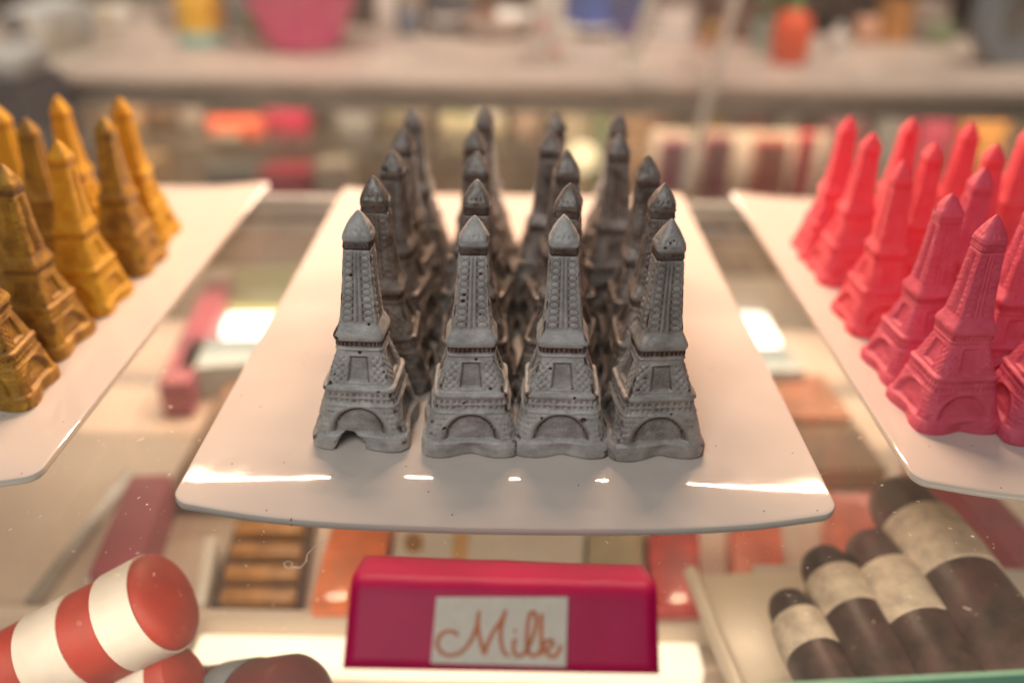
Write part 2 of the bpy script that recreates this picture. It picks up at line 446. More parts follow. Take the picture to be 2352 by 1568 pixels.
gold = [(275, 222, GOLD, 'bright orange gold chocolate tower, rightmost of the back row on the left plate'),
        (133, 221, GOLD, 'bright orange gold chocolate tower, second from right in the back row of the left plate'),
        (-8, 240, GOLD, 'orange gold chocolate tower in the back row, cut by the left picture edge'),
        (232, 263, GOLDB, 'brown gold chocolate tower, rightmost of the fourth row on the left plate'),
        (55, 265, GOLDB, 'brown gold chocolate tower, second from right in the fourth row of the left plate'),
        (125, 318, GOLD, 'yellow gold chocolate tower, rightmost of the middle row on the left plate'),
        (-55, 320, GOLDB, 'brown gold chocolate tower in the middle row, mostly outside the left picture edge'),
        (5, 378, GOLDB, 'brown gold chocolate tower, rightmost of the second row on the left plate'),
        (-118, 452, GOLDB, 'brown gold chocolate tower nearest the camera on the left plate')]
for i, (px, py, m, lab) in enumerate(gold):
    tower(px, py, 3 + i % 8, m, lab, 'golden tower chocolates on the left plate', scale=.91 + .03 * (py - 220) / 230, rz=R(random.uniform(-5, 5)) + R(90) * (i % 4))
pink = [(1952, 268, PINK, 'glowing red pink chocolate tower, leftmost of the back row on the right plate'),
        (2093, 268, PINK, 'glowing red pink chocolate tower, second from left in the back row of the right plate'),
        (2232, 280, PINK, 'glowing red pink chocolate tower, third from left in the back row of the right plate'),
        (2372, 288, PINK, 'red pink chocolate tower in the back row, cut by the right picture edge'),
        (2003, 300, PINK, 'coral pink chocolate tower, leftmost of the fourth row on the right plate'),
        (2148, 322, PINK, 'coral pink chocolate tower, second from left in the fourth row of the right plate'),
        (2297, 325, PINK, 'coral pink chocolate tower, third from left in the fourth row of the right plate'),
        (2085, 367, PINK, 'coral pink chocolate tower, leftmost of the middle row on the right plate'),
        (2260, 383, MAUVE, 'dusky pink chocolate tower, second from left in the middle row of the right plate'),
        (2432, 395, PINK, 'pink chocolate tower in the middle row at the right picture edge'),
        (2195, 437, MAUVE, 'dusky pink chocolate tower, leftmost of the second row on the right plate'),
        (2392, 450, MAUVE, 'pink chocolate tower in the second row, cut by the right picture edge'),
        (2288, 497, MAUVE, 'mauve pink chocolate tower nearest the camera on the right plate with a crumpled spire'),
        (2520, 512, MAUVE, 'mauve pink chocolate tower in the front row at the right picture edge')]
for i, (px, py, m, lab) in enumerate(pink):
    tower(px, py, (4 + i * 3) % 11 if i != 12 else 9, m, lab, 'pink tower chocolates on the right plate', scale=.89 + .06 * (py - 268) / 230, rz=R(random.uniform(-5, 5)) + R(90) * (i % 4))

# ------------------------------------------------------------------ plates
PL_W, PL_L = 0.115, 0.1715   # half sizes
def plate(cx, cy, rz, label, ys=1.0, m=None):
    def zf(x, y):
        sp = lambda t, w_: w_ * math.log1p(math.exp(min(40, t / w_)))
        return .0095 + .10 * sp(abs(x) - .085, .0065) - .13 * sp(abs(y) - (PL_L - .0165 + .012 * min(1, max(0, (abs(x) - .050) / .060)) ** 1.6), .0022)
    n = 200; rc = .0055
    outl = []
    acs = []
    ca = math.atan2(PL_L - .004, PL_W - .004)
    for q_ in (ca, math.pi - ca, math.pi + ca, 2 * math.pi - ca): acs += [q_ + (i - 20) * .0032 for i in range(41)]
    base_ = [2 * math.pi * k / 160 for k in range(160)]
    angs = sorted(acs + [b_ for b_ in base_ if min(abs(b_ - q_) for q_ in (ca, math.pi - ca, math.pi + ca, 2 * math.pi - ca)) > .066])
    n = len(angs)
    for a in angs:
        # rounded rectangle by projecting onto it
        dx, dy = math.cos(a), math.sin(a)
        t = min(PL_W / abs(dx) if abs(dx) > 1e-9 else 9, PL_L / abs(dy) if abs(dy) > 1e-9 else 9)
        x, y = dx * t, dy * t
        ix, iy = PL_W - rc, PL_L - rc
        if abs(x) > ix and abs(y) > iy:
            # intersect the ray with the corner circle
            cx_, cy_ = math.copysign(ix, x), math.copysign(iy, y)
            b = dx * cx_ + dy * cy_; c = cx_ ** 2 + cy_ ** 2 - rc ** 2
            t = b + math.sqrt(max(0, b * b - c)); x, y = dx * t, dy * t
        y += math.copysign(.0050 * (1 - (x / PL_W) ** 2), y) * min(1, (abs(y) / PL_L)) ** 6
        outl.append((x, y))
    bm = bmesh.new(); rings = []
    th = .0032
    ts = [i / 34 for i in range(1, 27)] + [.78 + i * .008 for i in range(26)] + [.986, .993, .998]
    for t in ts: rings.append([(x * t, y * t, zf(x * t, y * t)) for x, y in outl])
    for a in (30, 70, 110, 150):
        q = th / 2
        rings.append([(x * (1 + .0035 * math.sin(R(a))), y * (1 + .0035 * math.sin(R(a))), zf(x, y) - q + q * math.cos(R(a))) for x, y in outl])
    for t in [.99] + [i / 12 for i in range(11, 0, -1)]: rings.append([(x * t, y * t, zf(x * t, y * t) - th) for x, y in outl])
    rv = [[bm.verts.new(p) for p in r_] for r_ in rings]
    c0 = bm.verts.new((0, 0, zf(0, 0))); c1 = bm.verts.new((0, 0, zf(0, 0) - th))
    for a, b in zip(rv, rv[1:]):
        for k in range(n): bm.faces.new((a[k], a[(k + 1) % n], b[(k + 1) % n], b[k]))
    for k in range(n):
        bm.faces.new((c0, rv[0][(k + 1) % n], rv[0][k])); bm.faces.new((c1, rv[-1][k], rv[-1][(k + 1) % n]))
    mb = MB(); mb.bm.free(); mb.bm = bm
    t = empty('serving_plate', (cx, cy, 0), rz, label, 'plate', 'white plates on the glass shelf')
    t.scale = (1, ys, 1)
    mb.build('dish', m, t)
    f = MB()
    for s in (1, -1):
        f.box((-.06, s * .09 - .002, 0.0002), (.06, s * .09 + .002, .0062), .0006)
        f.box((s * .06 - .002, -.09, 0.0002), (s * .06 + .002, .09, .0062), .0006)
    f.build('foot_ring', m, t)
    return t
def plate_mat():
    m, nt, b = nodes_of('glazed_white_melamine')
    tc = N(nt, 'ShaderNodeTexCoord')
    n1 = N(nt, 'ShaderNodeTexNoise', Scale=25.0, Detail=5.0)
    n2 = N(nt, 'ShaderNodeTexNoise', Scale=420.0, Detail=2.0)
    n3 = N(nt, 'ShaderNodeTexNoise', Scale=90.0, Detail=6.0)
    for n_ in (n1, n2, n3): nt.links.new(tc.outputs['Object'], n_.inputs['Vector'])
    cr = N(nt, 'ShaderNodeMix', data_type='RGBA'); cr.inputs[6].default_value = (.62, .57, .52, 1); cr.inputs[7].default_value = (.67, .62, .57, 1)
    nt.links.new(n1.outputs['Fac'], cr.inputs[0])
    # tiny crumbs
    vo = N(nt, 'ShaderNodeTexVoronoi', voronoi_dimensions='2D', Scale=110.0)
    nt.links.new(tc.outputs['Object'], vo.inputs['Vector'])
    lt = N(nt, 'ShaderNodeMath', operation='LESS_THAN'); lt.inputs[1].default_value = 0.036
    nt.links.new(vo.outputs['Distance'], lt.inputs[0])
    g = N(nt, 'ShaderNodeMath', operation='GREATER_THAN'); g.inputs[1].default_value = 0.9
    sx = N(nt, 'ShaderNodeSeparateColor'); nt.links.new(vo.outputs['Color'], sx.inputs[0]); nt.links.new(sx.outputs[0], g.inputs[0])
    mu = N(nt, 'ShaderNodeMath', operation='MULTIPLY'); nt.links.new(lt.outputs[0], mu.inputs[0]); nt.links.new(g.outputs[0], mu.inputs[1])
    c2 = N(nt, 'ShaderNodeMix', data_type='RGBA'); c2.inputs[7].default_value = (.22, .12, .07, 1)
    nt.links.new(mu.outputs[0], c2.inputs[0]); nt.links.new(cr.outputs[2], c2.inputs[6]); nt.links.new(c2.outputs[2], b.inputs['Base Color'])
    rr = N(nt, 'ShaderNodeMapRange'); rr.inputs[1].default_value = .35; rr.inputs[2].default_value = .7; rr.inputs[3].default_value = .03; rr.inputs[4].default_value = .075
    nt.links.new(n3.outputs['Fac'], rr.inputs[0]); nt.links.new(rr.outputs[0], b.inputs['Roughness'])
    bu = N(nt, 'ShaderNodeBump', Strength=.05, Distance=.001); nt.links.new(n1.outputs['Fac'], bu.inputs['Height']); nt.links.new(bu.outputs[0], b.inputs['Normal'])
    return m
PM = plate_mat()
plate(-.0015, .4155, 0, 'white rectangular plate in the middle carrying the grey chocolate towers', m=PM)
plate(-.285, .4255, R(.3), 'white rectangular plate on the left carrying the golden chocolate towers', .985, m=PM)
plate(.264, .4275, R(-.3), 'white rectangular plate on the right carrying the pink chocolate towers', .955, m=PM)

# ------------------------------------------------------------------ glass shelf
GL = glass_mat('clear_shelf_glass', (.965, .985, .97), dust=.06)
DOORG = glass_mat('haze_door_glass', (.96, .97, .95), dust=.12)  # the pale film here is haze painted into the pane
GE = mat('green_glass_edge', (.38, .78, .54), .15, scale=30, spec=.8)
ga, gb = at_z(2352, 1541, 0), at_z(1876, 1566, 0); grz = math.atan2(ga.y - gb.y, ga.x - gb.x)
gy0 = ga.y - ga.x * math.tan(grz)
shelf = empty('glass_shelf', (0, gy0, 0), grz, 'clear glass shelf with a green edge under the three plates', 'glass shelf')
MB().box((-.75, .0010, -.008), (.75, .602 - gy0, -.0001)).build('pane', GL, shelf, smooth=False)
MB().box((-.75, -.0006, -.008), (.75, .0006, -.0002)).build('edge_strip', GE, shelf, smooth=False)

# ------------------------------------------------------------------ sign
SIGN = mat('magenta_card', (.46, .0, .07), .5, var=.10, scale=25, bump=.06, coat=.0, spec=.3)
PAPER = mat('cream_label_paper', (.66, .60, .51), .6, var=.05, scale=300)
INK = mat('orange_brown_ink', (.50, .14, .04), .6, var=.1, scale=300)
SY1, SY2 = .2030, .2250
def sign():
    bl = at_z(787, 1534, .0002); br = at_z(1515, 1547, .0002)
    rl = at_y(808, 1322, SY1); rr_ = at_y(1508, 1338, SY1)
    kl = at_y(838, 1274, SY2); kr = at_y(1478, 1297, SY2)
    t = empty('name_sign', ((bl + br) / 2), 0, 'magenta folded card sign reading Milk in front of the grey towers', 'sign')
    o = t.location.copy()
    NX = 24
    prof = []
    for (a, b, n_) in (((bl, br), (rl, rr_), 8), ((rl, rr_), (kl, kr), 6)):
        for i in range(n_): prof.append((a[0].lerp(b[0], i / n_), a[1].lerp(b[1], i / n_)))
    prof.append((kl, kr))
    # round the fold
    sm = [prof[0]] + [tuple((prof[i - 1][j] * .22 + prof[i][j] * .56 + prof[i + 1][j] * .22) for j in (0, 1)) for i in range(1, len(prof) - 1)] + [prof[-1]]
    bm = bmesh.new(); g = []
    for i, (a, b) in enumerate(sm):
        row = []
        for j in range(NX + 1):
            u = j / NX; p = a.lerp(b, u)
            bow = .0006 * math.sin(u * math.pi) * (1 - i / 14) * -1 + .00025 * mn.noise(Vector((u * 9, i * .3, 2)))
            if 0 < i: p = p + Vector((0, 0, bow if i > 3 else bow * .3))
            row.append(bm.verts.new(p - o))
        g.append(row)
    for a, b in zip(g, g[1:]):
        for j in range(NX): bm.faces.new((a[j], a[j + 1], b[j + 1], b[j]))
    me = bpy.data.meshes.new('card'); bm.to_mesh(me); bm.free(); me.materials.append(SIGN)
    me.polygons.foreach_set('use_smooth', [True] * len(me.polygons))
    c = bpy.data.objects.new('card', me); C.objects.link(c); c.parent = t
    so = c.modifiers.new('thickness', 'SOLIDIFY'); so.thickness = .0006; so.offset = -1
    # label on the front face
    def on_face(u, v, lift):
        p = bl.lerp(br, u).lerp(rl.lerp(rr_, u), v)
        nrm = (br - bl).cross(rl - bl).normalized()
        return p + nrm * lift - o
    # label corners in picture pixels, placed on the face plane
    def face_hit(x, y, lift):
        nrm = (br - bl).cross(rl - bl).normalized(); d = ray(x, y)
        tt = ((bl - Vector((0, 0, CAMZ))).dot(nrm)) / d.dot(nrm)
        return Vector((0, 0, CAMZ)) + d * tt + nrm * lift - o
    L0 = .00075
    cs = [(990, 1522), (1299, 1531), (1304, 1371), (1003, 1371)]
    lb = MB()
    top = [lb.bm.verts.new(face_hit(x, y, L0 + .0004)) for x, y in cs]; bot = [lb.bm.verts.new(face_hit(x, y, L0)) for x, y in cs]
    lb.bm.faces.new(top); lb.bm.faces.new(bot[::-1])
    for k in range(4): lb.bm.faces.new((bot[k], bot[(k + 1) % 4], top[(k + 1) % 4], top[k]))
    lo = lb.build('paper_label', PAPER, t, smooth=False)
    st = [
        [(872, 612), (850, 590), (812, 580), (772, 592), (742, 625), (732, 668), (748, 708), (785, 735), (830, 741), (875, 728), (920, 692), (955, 645), (983, 580), (1002, 515), (1009, 445)],
        [(1009, 445), (1003, 520), (1008, 590), (1024, 660), (1045, 738)],
        [(1045, 738), (1062, 680), (1090, 612), (1125, 555), (1162, 500), (1190, 440)],
        [(1190, 440), (1168, 505), (1155, 575), (1155, 640), (1166, 695), (1186, 732), (1212, 744)],
        [(1252, 628), (1240, 672), (1240, 712), (1256, 738), (1284, 744), (1312, 728), (1340, 695)],
        [(1312, 728), (1345, 670), (1372, 605), (1388, 540), (1390, 485), (1376, 455), (1355, 458), (1340, 500), (1331, 570), (1328, 640), (1334, 700), (1352, 736), (1380, 744), (1405, 728), (1425, 700)],
        [(1428, 462), (1424, 550), (1424, 640), (1426, 742)],
        [(1426, 700), (1440, 668), (1465, 644), (1492, 642), (1500, 664), (1480, 690), (1436, 703)],
        [(1440, 703), (1462, 722), (1482, 745), (1510, 750), (1536, 722), (1556, 672)],
        [(1243, 585), (1250, 583), (1257, 585)]]
    def smooth_path(p, n=10):
        out = []
        for i in range(len(p) - 1):
            p0, p1, p2, p3 = p[max(i - 1, 0)], p[i], p[i + 1], p[min(i + 2, len(p) - 1)]
            for k in range(n):
                u = k / n
                out.append(tuple(.5 * ((2 * p1[j]) + (-p0[j] + p2[j]) * u + (2 * p0[j] - 5 * p1[j] + 4 * p2[j] - p3[j]) * u * u + (-p0[j] + 3 * p1[j] - 3 * p2[j] + p3[j]) * u ** 3) for j in (0, 1)))
        out.append(p[-1]); return out
    tb = MB()
    for si, s_ in enumerate(st):
        pts = smooth_path(s_)
        w_ = 12 if si < 9 else 18
        L = []; Rr = []
        for i, (x, y) in enumerate(pts):
            a = pts[max(i - 1, 0)]; b = pts[min(i + 1, len(pts) - 1)]
            dx, dy = b[0] - a[0], b[1] - a[1]; l = math.hypot(dx, dy) or 1
            e = min(1, (i + 1) / 4, (len(pts) - i) / 4); ww = w_ * (.6 + .4 * e) * (1 + .15 * abs(dy) / l)
            for lst, sgn in ((L, 1), (Rr, -1)):
                cx_, cy_ = x - dy / l * ww * sgn, y + dx / l * ww * sgn
                X = (820 + cx_ / 2352 * 880) * .91875; Y = (1360 + cy_ / 927 * 347) * .91875
                lst.append(tb.bm.verts.new(face_hit(X, Y, L0 + .0005 + si * .000006)))
        for i in range(len(pts) - 1): tb.bm.faces.new((L[i], L[i + 1], Rr[i + 1], Rr[i]))
    lt = tb.build('lettering', INK, lo, smooth=False)
    return t
sign()

# ------------------------------------------------------------------ lower shelf of the case
DZ = -.17
CREAM = mat('cream_laminate', (.66, .55, .46), .45, var=.06, scale=12)
ALU = mat('brushed_aluminium', (.42, .41, .39), .35, scale=40, metal=.5)
DARKR = mat('dark_rubber_track', (.06, .06, .065), .6)
MAG = mat('magenta_paper', (.38, .09, .13), .5, scale=20)
BRN = mat('brown_cardboard', (.25, .15, .085), .6, var=.3, scale=22)
fl = MB().box((-.9, .25, DZ - .012), (.9, 1.02, DZ)).build('lower_shelf', CREAM, smooth=False)
tag(fl, 'cream lower shelf of the display case seen through the glass', 'shelf')
LAMPM = mat('lit_diffuser', (1.0, .86, .66), .4, emit=1.0, var=.02)
rail = empty('light_rail', (0, .26, DZ), 0, 'cream front rail with a glowing strip light under the sign', 'light fitting')
def seg_deck(x0, x1, y0, y1, z): # px box -> xy extents on plane z
    a = at_z((x0 + x1) / 2, y1, z); b = at_z((x0 + x1) / 2, y0, z)
    l = at_z(x0, (y0 + y1) / 2, z); r = at_z(x1, (y0 + y1) / 2, z)
    return l.x, r.x, a.y, b.y
lx, rx, ya, yb = seg_deck(440, 1610, 1462, 1532, DZ + .012)
MB().box((lx, ya - .26, .001), (rx, yb - .26, .012), .003).build('glowing_tube', LAMPM, rail)
MB().box((-.8, yb + .006 - .26, .001), (.8, yb + .012 - .26, .018), .001).build('rail', CREAM, rail)
def quad_on(pts, z, h, name, m, label, cat, group=None, bev=.0015):
    P = [at_z(x, y, z + h) for x, y in pts]
    c = sum(P, Vector()) / len(P)
    mb = MB(); mb.prism([(p.x - c.x, p.y - c.y) for p in P], 0, h, min(bev, h * .3))
    o = mb.build(name, m, loc=(c.x, c.y, z))
    return tag(o, label, cat, group)
def cmat(n, c, **k): return mat(n, c, **k)
ORG = mat('orange_wrapper', (.80, .17, .03), .4, var=.25, scale=45, bump=.3, coat=.3)
RED = mat('red_wrapper', (.62, .06, .06), .4, var=.3, scale=50, bump=.3, coat=.3)
SAL = mat('salmon_wrapper', (.80, .20, .13), .4, var=.2, scale=45, bump=.3, coat=.2)
WHT = mat('white_carton', (.75, .70, .62), .5, var=.05, scale=30)
BEI = mat('beige_carton', (.45, .38, .25), .55, var=.15, scale=40)
GRN = mat('pale_green_card', (.42, .45, .20), .5, var=.06, scale=20)
DCH = mat('dark_chocolate', (.055, .028, .018), .4, var=.3, scale=60, bump=.2)
AMB = mat('amber_caramel', (.42, .19, .05), .4, var=.3, scale=80, bump=.2)
PLB = mat('pale_blue_card', (.50, .58, .58), .5, var=.05, scale=20)
quad_on([(712, 1385), (868, 1385), (905, 1150), (775, 1150)], DZ, .028, 'sweet_bag', ORG, 'bright orange sweet bag under the glass left of the sign', 'bag')
wc = quad_on([(882, 1388), (1335, 1388), (1345, 1160), (920, 1160)], DZ, .022, 'carton', WHT, 'white carton with an orange dot and stripe behind the sign', 'box')
def decal(pts, z, name, m, parent):
    P = [at_z(x, y, z) for x, y in pts]; mb = MB(); off = parent.location
    mb.prism([(p.x - off.x, p.y - off.y) for p in P], z - off.z, z - off.z + .0006); return mb.build(name, m, parent, smooth=False)
circ = [(950 + 22 * math.cos(a * .5236), 1246 + 24 * math.sin(a * .5236)) for a in range(12)]
decal(circ[::-1], DZ + .0222, 'printed_dot', AMB, wc)
decal([(1030, 1386), (1068, 1386), (1080, 1165), (1046, 1165)], DZ + .0222, 'printed_stripe', mat('tan_print', (.70, .40, .16), .5), wc)
quad_on([(1342, 1388), (1482, 1388), (1475, 1160), (1352, 1160)], DZ, .020, 'carton', BEI, 'greenish beige carton between the white carton and the red bag', 'box')
quad_on([(1492, 1390), (1612, 1390), (1604, 1150), (1490, 1150)], DZ, .027, 'sweet_bag', RED, 'dark red sweet bag under the glass right of the sign', 'bag')
quad_on([(1685, 1318), (1805, 1318), (1790, 1160), (1678, 1160)], DZ, .027, 'sweet_bag', SAL, 'salmon pink sweet bag under the right front corner of the middle plate', 'bag')
quad_on([(1922, 1275), (2050, 1275), (2000, 1130), (1902, 1130)], DZ, .030, 'sweet_bag', SAL, 'salmon red sweet bag beside the largest dark bottle', 'bag')
# box of brown bars
bx = quad_on([(478, 1385), (690, 1385), (726, 1160), (555, 1160)], DZ, .012, 'bar_box', mat('dark_box', (.10, .06, .04), .6), 'dark open box of caramel bars left of the orange bag', 'box')
for k in range(4):
    y1 = 1378 - k * 52; sft = (1385 - y1) * .22
    P = [at_z(x, y, DZ + .018) for x, y in ((500 + sft, y1), (675 + sft * .6, y1), (680 + sft * .6, y1 - 32), (508 + sft, y1 - 32))]
    off = bx.location
    mb = MB(); mb.prism([(p.x - off.x, p.y - off.y) for p in P], .0122, .018, .002); mb.build('caramel_bar', AMB, bx)
quad_on([(445, 1385), (470, 1385), (500, 1230), (470, 1230)], DZ, .02, 'wrapped_stick', WHT, 'pale wrapped stick beside the dark bar box', 'sweet')
# magenta divider running back on the left, another on the right
def strip(p0, p1, wpx, h, name, m, label, cat, group=None, z=DZ):
    a = at_z(*p0, z + h); b = at_z(*p1, z + h); d = (b - a).normalized(); n_ = Vector((-d.y, d.x, 0)) * wpx
    c = (a + b) / 2
    pts = [a - n_, b - n_, b + n_, a + n_]
    mb = MB(); mb.prism([(p.x - c.x, p.y - c.y) for p in pts], 0, h, .001)
    return tag(mb.build(name, m, loc=(c.x, c.y, z)), label, cat, group)
strip((398, 880), (506, 640), .0115, .03, 'gift_box', MAG, 'rose magenta box between the pale green card and the left plate', 'box')
strip((258, 1310), (345, 1090), .0125, .03, 'gift_box', MAG, 'rose magenta box behind the striped chocolate at lower left', 'box')
strip((2420, 1330), (2130, 1000), .012, .03, 'gift_box', MAG, 'magenta box lying under the right plate', 'box')
strip((70, 1380), (300, 1080), .004, .006, 'metal_strip', ALU, 'thin grey strip lying diagonally on the cream shelf at left', 'strip')
quad_on([(380, 1130), (590, 1130), (700, 800), (560, 800)], DZ, .016, 'cardboard_tray', BRN, 'brown cardboard tray between the left and middle plates', 'tray')
quad_on([(480, 702), (760, 702), (790, 612), (540, 612)], DZ, .02, 'card', GRN, 'pale green card flat beyond the left glowing paper', 'card')
for (x0, x1, y0, y1, side) in ((475, 660, 703, 768, 'left'), (1640, 1775, 720, 790, 'right')):
    l, r, a, b = seg_deck(x0, x1, y0, y1, DZ + .01)
    t = empty('glowing_paper', ((l + r) / 2, (a + b) / 2, DZ), 0, 'bright white paper with added glow under the glass %s of the middle plate' % side, 'light fitting', 'glowing white papers on the lower shelf')
    MB().box((-(r - l) / 2, -(b - a) / 2, .004), ((r - l) / 2, (b - a) / 2, .012), .003).build('glowing_sheet', mat('bright_paper_glow', (1, .93, .82), .4, emit=2.6, var=.02), t)  # white paper, no lamp: emission puts the light on it into the material
    MB().box((-(r - l) / 2 - .004, -(b - a) / 2 - .004, 0), ((r - l) / 2 + .004, (b - a) / 2 + .004, .0035), .001).build('paper_backing', ALU, t)
quad_on([(400, 850), (600, 830), (600, 775), (440, 780)], DZ, .03, 'card', PLB, 'pale blue card in front of the left glowing paper', 'card')
quad_on([(1690, 850), (1850, 850), (1800, 795), (1670, 795)], DZ, .03, 'card', PLB, 'pale blue card in front of the right glowing paper', 'card')
quad_on([(1730, 960), (1960, 960), (1890, 860), (1700, 860)], DZ, .02, 'cardboard_tray', mat('reddish_card', (.36, .16, .09), .6, var=.4, scale=30), 'reddish brown tray between the middle and right plates', 'tray')
quad_on([(1790, 1080), (2040, 1080), (1970, 975), (1745, 975)], DZ, .018, 'cardboard_tray', BRN, 'dark brown tray behind the dark bottles', 'tray')
# red striped sticks
STR_R = mat('red_glaze', (.27, .018, .008), .6, var=.2, scale=30, bump=.2)
STR_W = mat('white_glaze', (.54, .49, .44), .6, var=.12, scale=30)
STR_G = mat('slate_glaze', (.14, .17, .19), .4, var=.2, scale=30)
def striped(p_end, p_far, z, rad, bands, label, ma, mb_):
    a = at_z(*p_end, z); b = at_z(*p_far, max(z - .060, DZ + rad)); L = (b - a).length
    t = empty('striped_chocolate', (a.x, a.y, DZ), math.atan2(b.y - a.y, b.x - a.x), label, 'chocolate', 'striped chocolates under the glass')
    M = Matrix.Translation((0, 0, z - DZ)) @ Matrix.Rotation(R(90) + math.asin((a.z - b.z) / L), 4, 'Y')
    def radius(s):  # s along the length
        return rad * math.sqrt(max(0, 1 - (1 - min(s / (rad * .38), 1)) ** 2))
    pr = [(radius(L * i / 60), L * i / 60) for i in range(59)] + [(rad * .9, L * .992), (rad * .6, L), (0, L)]
    MB().lathe(pr, 40, M).build('body', ma, t)
    for (s0, s1) in bands:
        q = [(radius(s0) - .001, s0)] + [(radius(s0 + (s1 - s0) * i / 8) + .0007, s0 + (s1 - s0) * i / 8) for i in range(9)] + [(radius(s1) - .001, s1)]
        MB().lathe(q, 40, M).build('white_band', mb_, t)
    return t
striped((414, 1360), (-200, 1680), DZ + .115, .0205, [(.009, .026), (.042, .062), (.080, .100)], 'red chocolate stick with broad white bands at the left front', STR_R, STR_W)
striped((445, 1545), (-120, 1840), DZ + .085, .015, [(.012, .026), (.046, .060), (.08, .094)], 'red and white striped stick lying under the top one', STR_R, STR_W)
striped((712, 1628), (300, 1668), DZ + .08, .022, [(.030, .046), (.068, .09)], 'dark red stick with slate bands at the bottom left edge', mat('dark_red_glaze', (.08, .012, .012), .4, var=.2), STR_G)

# lower plate with chocolate bottles
CREAMP = mat('cream_glaze', (.72, .62, .50), .3, var=.04, scale=20)
bp = empty('serving_plate', at_z(2000, 1450, DZ + .02).to_tuple()[:2] + (DZ,), 0, 'white plate under the glass carrying the dark chocolate bottles', 'plate')
pc = bp.location
Ppts = [at_z(x, y, DZ + .045) for x, y in ((1700, 1600), (1585, 1318), (2230, 1290), (2520, 1600))]
mb = MB(); mb.prism([(p.x - pc.x, p.y - pc.y) for p in Ppts], .040, .045, .002); mb.build('dish', CREAMP, bp)
a, b = Ppts[0] - pc, Ppts[1] - pc
MB().tube([(a.x, a.y, .047), ((a.x + b.x) / 2, (a.y + b.y) / 2, .046), (b.x, b.y, .047)], .004, 12).build('raised_rim', CREAMP, bp)
MB().box((-.06, -.03, 0), (.10, .03, .0395), .003).build('pedestal', PM, bp)
PAPL = mat('parchment_label', (.50, .42, .33), .6, var=.25, scale=110)
BOT = mat('dark_chocolate_bloom', (.025, .013, .010), .45, var=.5, scale=70, col2=(.065, .032, .03), bump=.15)
def bottle(tip, foot, zt, rad, label):
    a = at_z(*tip, zt); b = at_z(*foot, zt - .0); L = (b - a).length
    t = empty('chocolate_bottle', (a.x, a.y, a.z - rad), math.atan2(b.y - a.y, b.x - a.x), label, 'chocolate', 'dark chocolate bottles on the lower plate')
    M = Matrix.Translation((0, 0, rad)) @ Matrix.Rotation(R(90), 4, 'Y')
    k_ = rad / .0178 * (1.0 if rad < .016 else 1.22)
    pr = [(0, 0)] + [(rad * q1, k_ * q2) for q1, q2 in ((.45, .001), (.66, .004), (.78, .010), (.86, .022), (.94, .032), (.99, .042), (1, .055))] + [(rad, L - .004), (rad * .9, L), (0, L)]
    MB().lathe(pr, 36, M).build('bottle_body', BOT, t)
    MB().lathe([(rad * .80, k_ * .0238), (rad * .955, k_ * .0239)] + [(rad * .955 + .075 * rad * min(1, i / 4), k_ * (.024 + .028 * i / 8)) for i in range(9)] + [(rad * .98, k_ * .0522)], 36, M).build('paper_label', PAPL, t)
    return t
bottle((1800, 1370), (1960, 1680), DZ + .075, .0128, 'smallest dark chocolate bottle at the left of the bottle row')
bottle((1880, 1275), (2080, 1640), DZ + .080, .0150, 'second dark chocolate bottle from the left on the lower plate')
bottle((1985, 1240), (2230, 1660), DZ + .085, .0176, 'third dark chocolate bottle from the left on the lower plate')
bottle((2045, 1125), (2440, 1700), DZ + .092, .0205, 'largest dark chocolate bottle at the right with a big neck')

# rails at the rear of the case
rr = empty('sliding_track', (0, .64, 0), 0, 'metal sliding door track running behind the plates', 'rail')
for (y0, y1, m, nm) in ((466, 480, ALU, 'upper_rail'), (484, 506, ALU, 'middle_rail'), (508, 522, DARKR, 'dark_groove'), (524, 545, ALU, 'lower_rail')):
    zt = at_y(1176, y0, .64).z; zb = at_y(1176, y1, .64).z
    MB().box((-.9, .0, zb), (.9, .010 + .002 * (y0 % 5), zt), .001).build(nm, m, rr)
dr = empty('haze_glass_door', (0, .735, 0), 0, 'glass door added as a haze veil behind the three plates', 'glass door')  # door added so its pale film veils the background with haze
MB().box((-.9, 0, -.16), (.9, .004, .62)).build('pane', DOORG, dr, smooth=False)
MB().box((-.9, -.003, .6205), (.9, .007, .64), .001).build('top_rail', ALU, dr)
st = empty('stacked_tray', (0, .86, DZ), 0, 'stack of brown trays behind the sliding track', 'tray')
MB().box((-.5, 0, .001), (.7, .07, .035), .002).build('lower_tray', BRN, st)
MB().box((-.5, .005, .0355), (.7, .065, .06), .002).build('upper_tray', mat('plum_card', (.17, .07, .075), .6, var=.3, scale=14), st)

# ------------------------------------------------------------------ dust on the glass
dm = MB(); rg = random.Random(3)
for _ in range(1000):
    x = rg.uniform(-.33, .33); y = rg.uniform(gy0 + .02, .36)
    s_ = rg.uniform(.00007, .00018) * (1 + (rg.random() < .06) * 1.4); a = rg.uniform(0, 3.14); l = s_ * rg.choice((1, 1, 2, 4))
    c_, s2 = math.cos(a), math.sin(a)
    pts = [(x + c_ * l - s2 * s_, y + s2 * l + c_ * s_), (x - c_ * l - s2 * s_, y - s2 * l + c_ * s_), (x - c_ * l + s2 * s_, y - s2 * l - c_ * s_), (x + c_ * l + s2 * s_, y + s2 * l - c_ * s_)]
    v0 = [dm.bm.verts.new((p[0], p[1], .00005)) for p in pts]; v1 = dm.bm.verts.new((x, y, .0001 + s_ * .6))
    dm.bm.faces.new(v0)
    for k in range(4): dm.bm.faces.new((v0[k], v0[(k + 1) % 4], v1))
LINT = mat('pale_lint', (.85, .78, .66), .6)
d_ = dm.build('dust', LINT, smooth=False); tag(d_, 'fine pale dust specks scattered over the glass shelf', 'dust', kind='stuff')
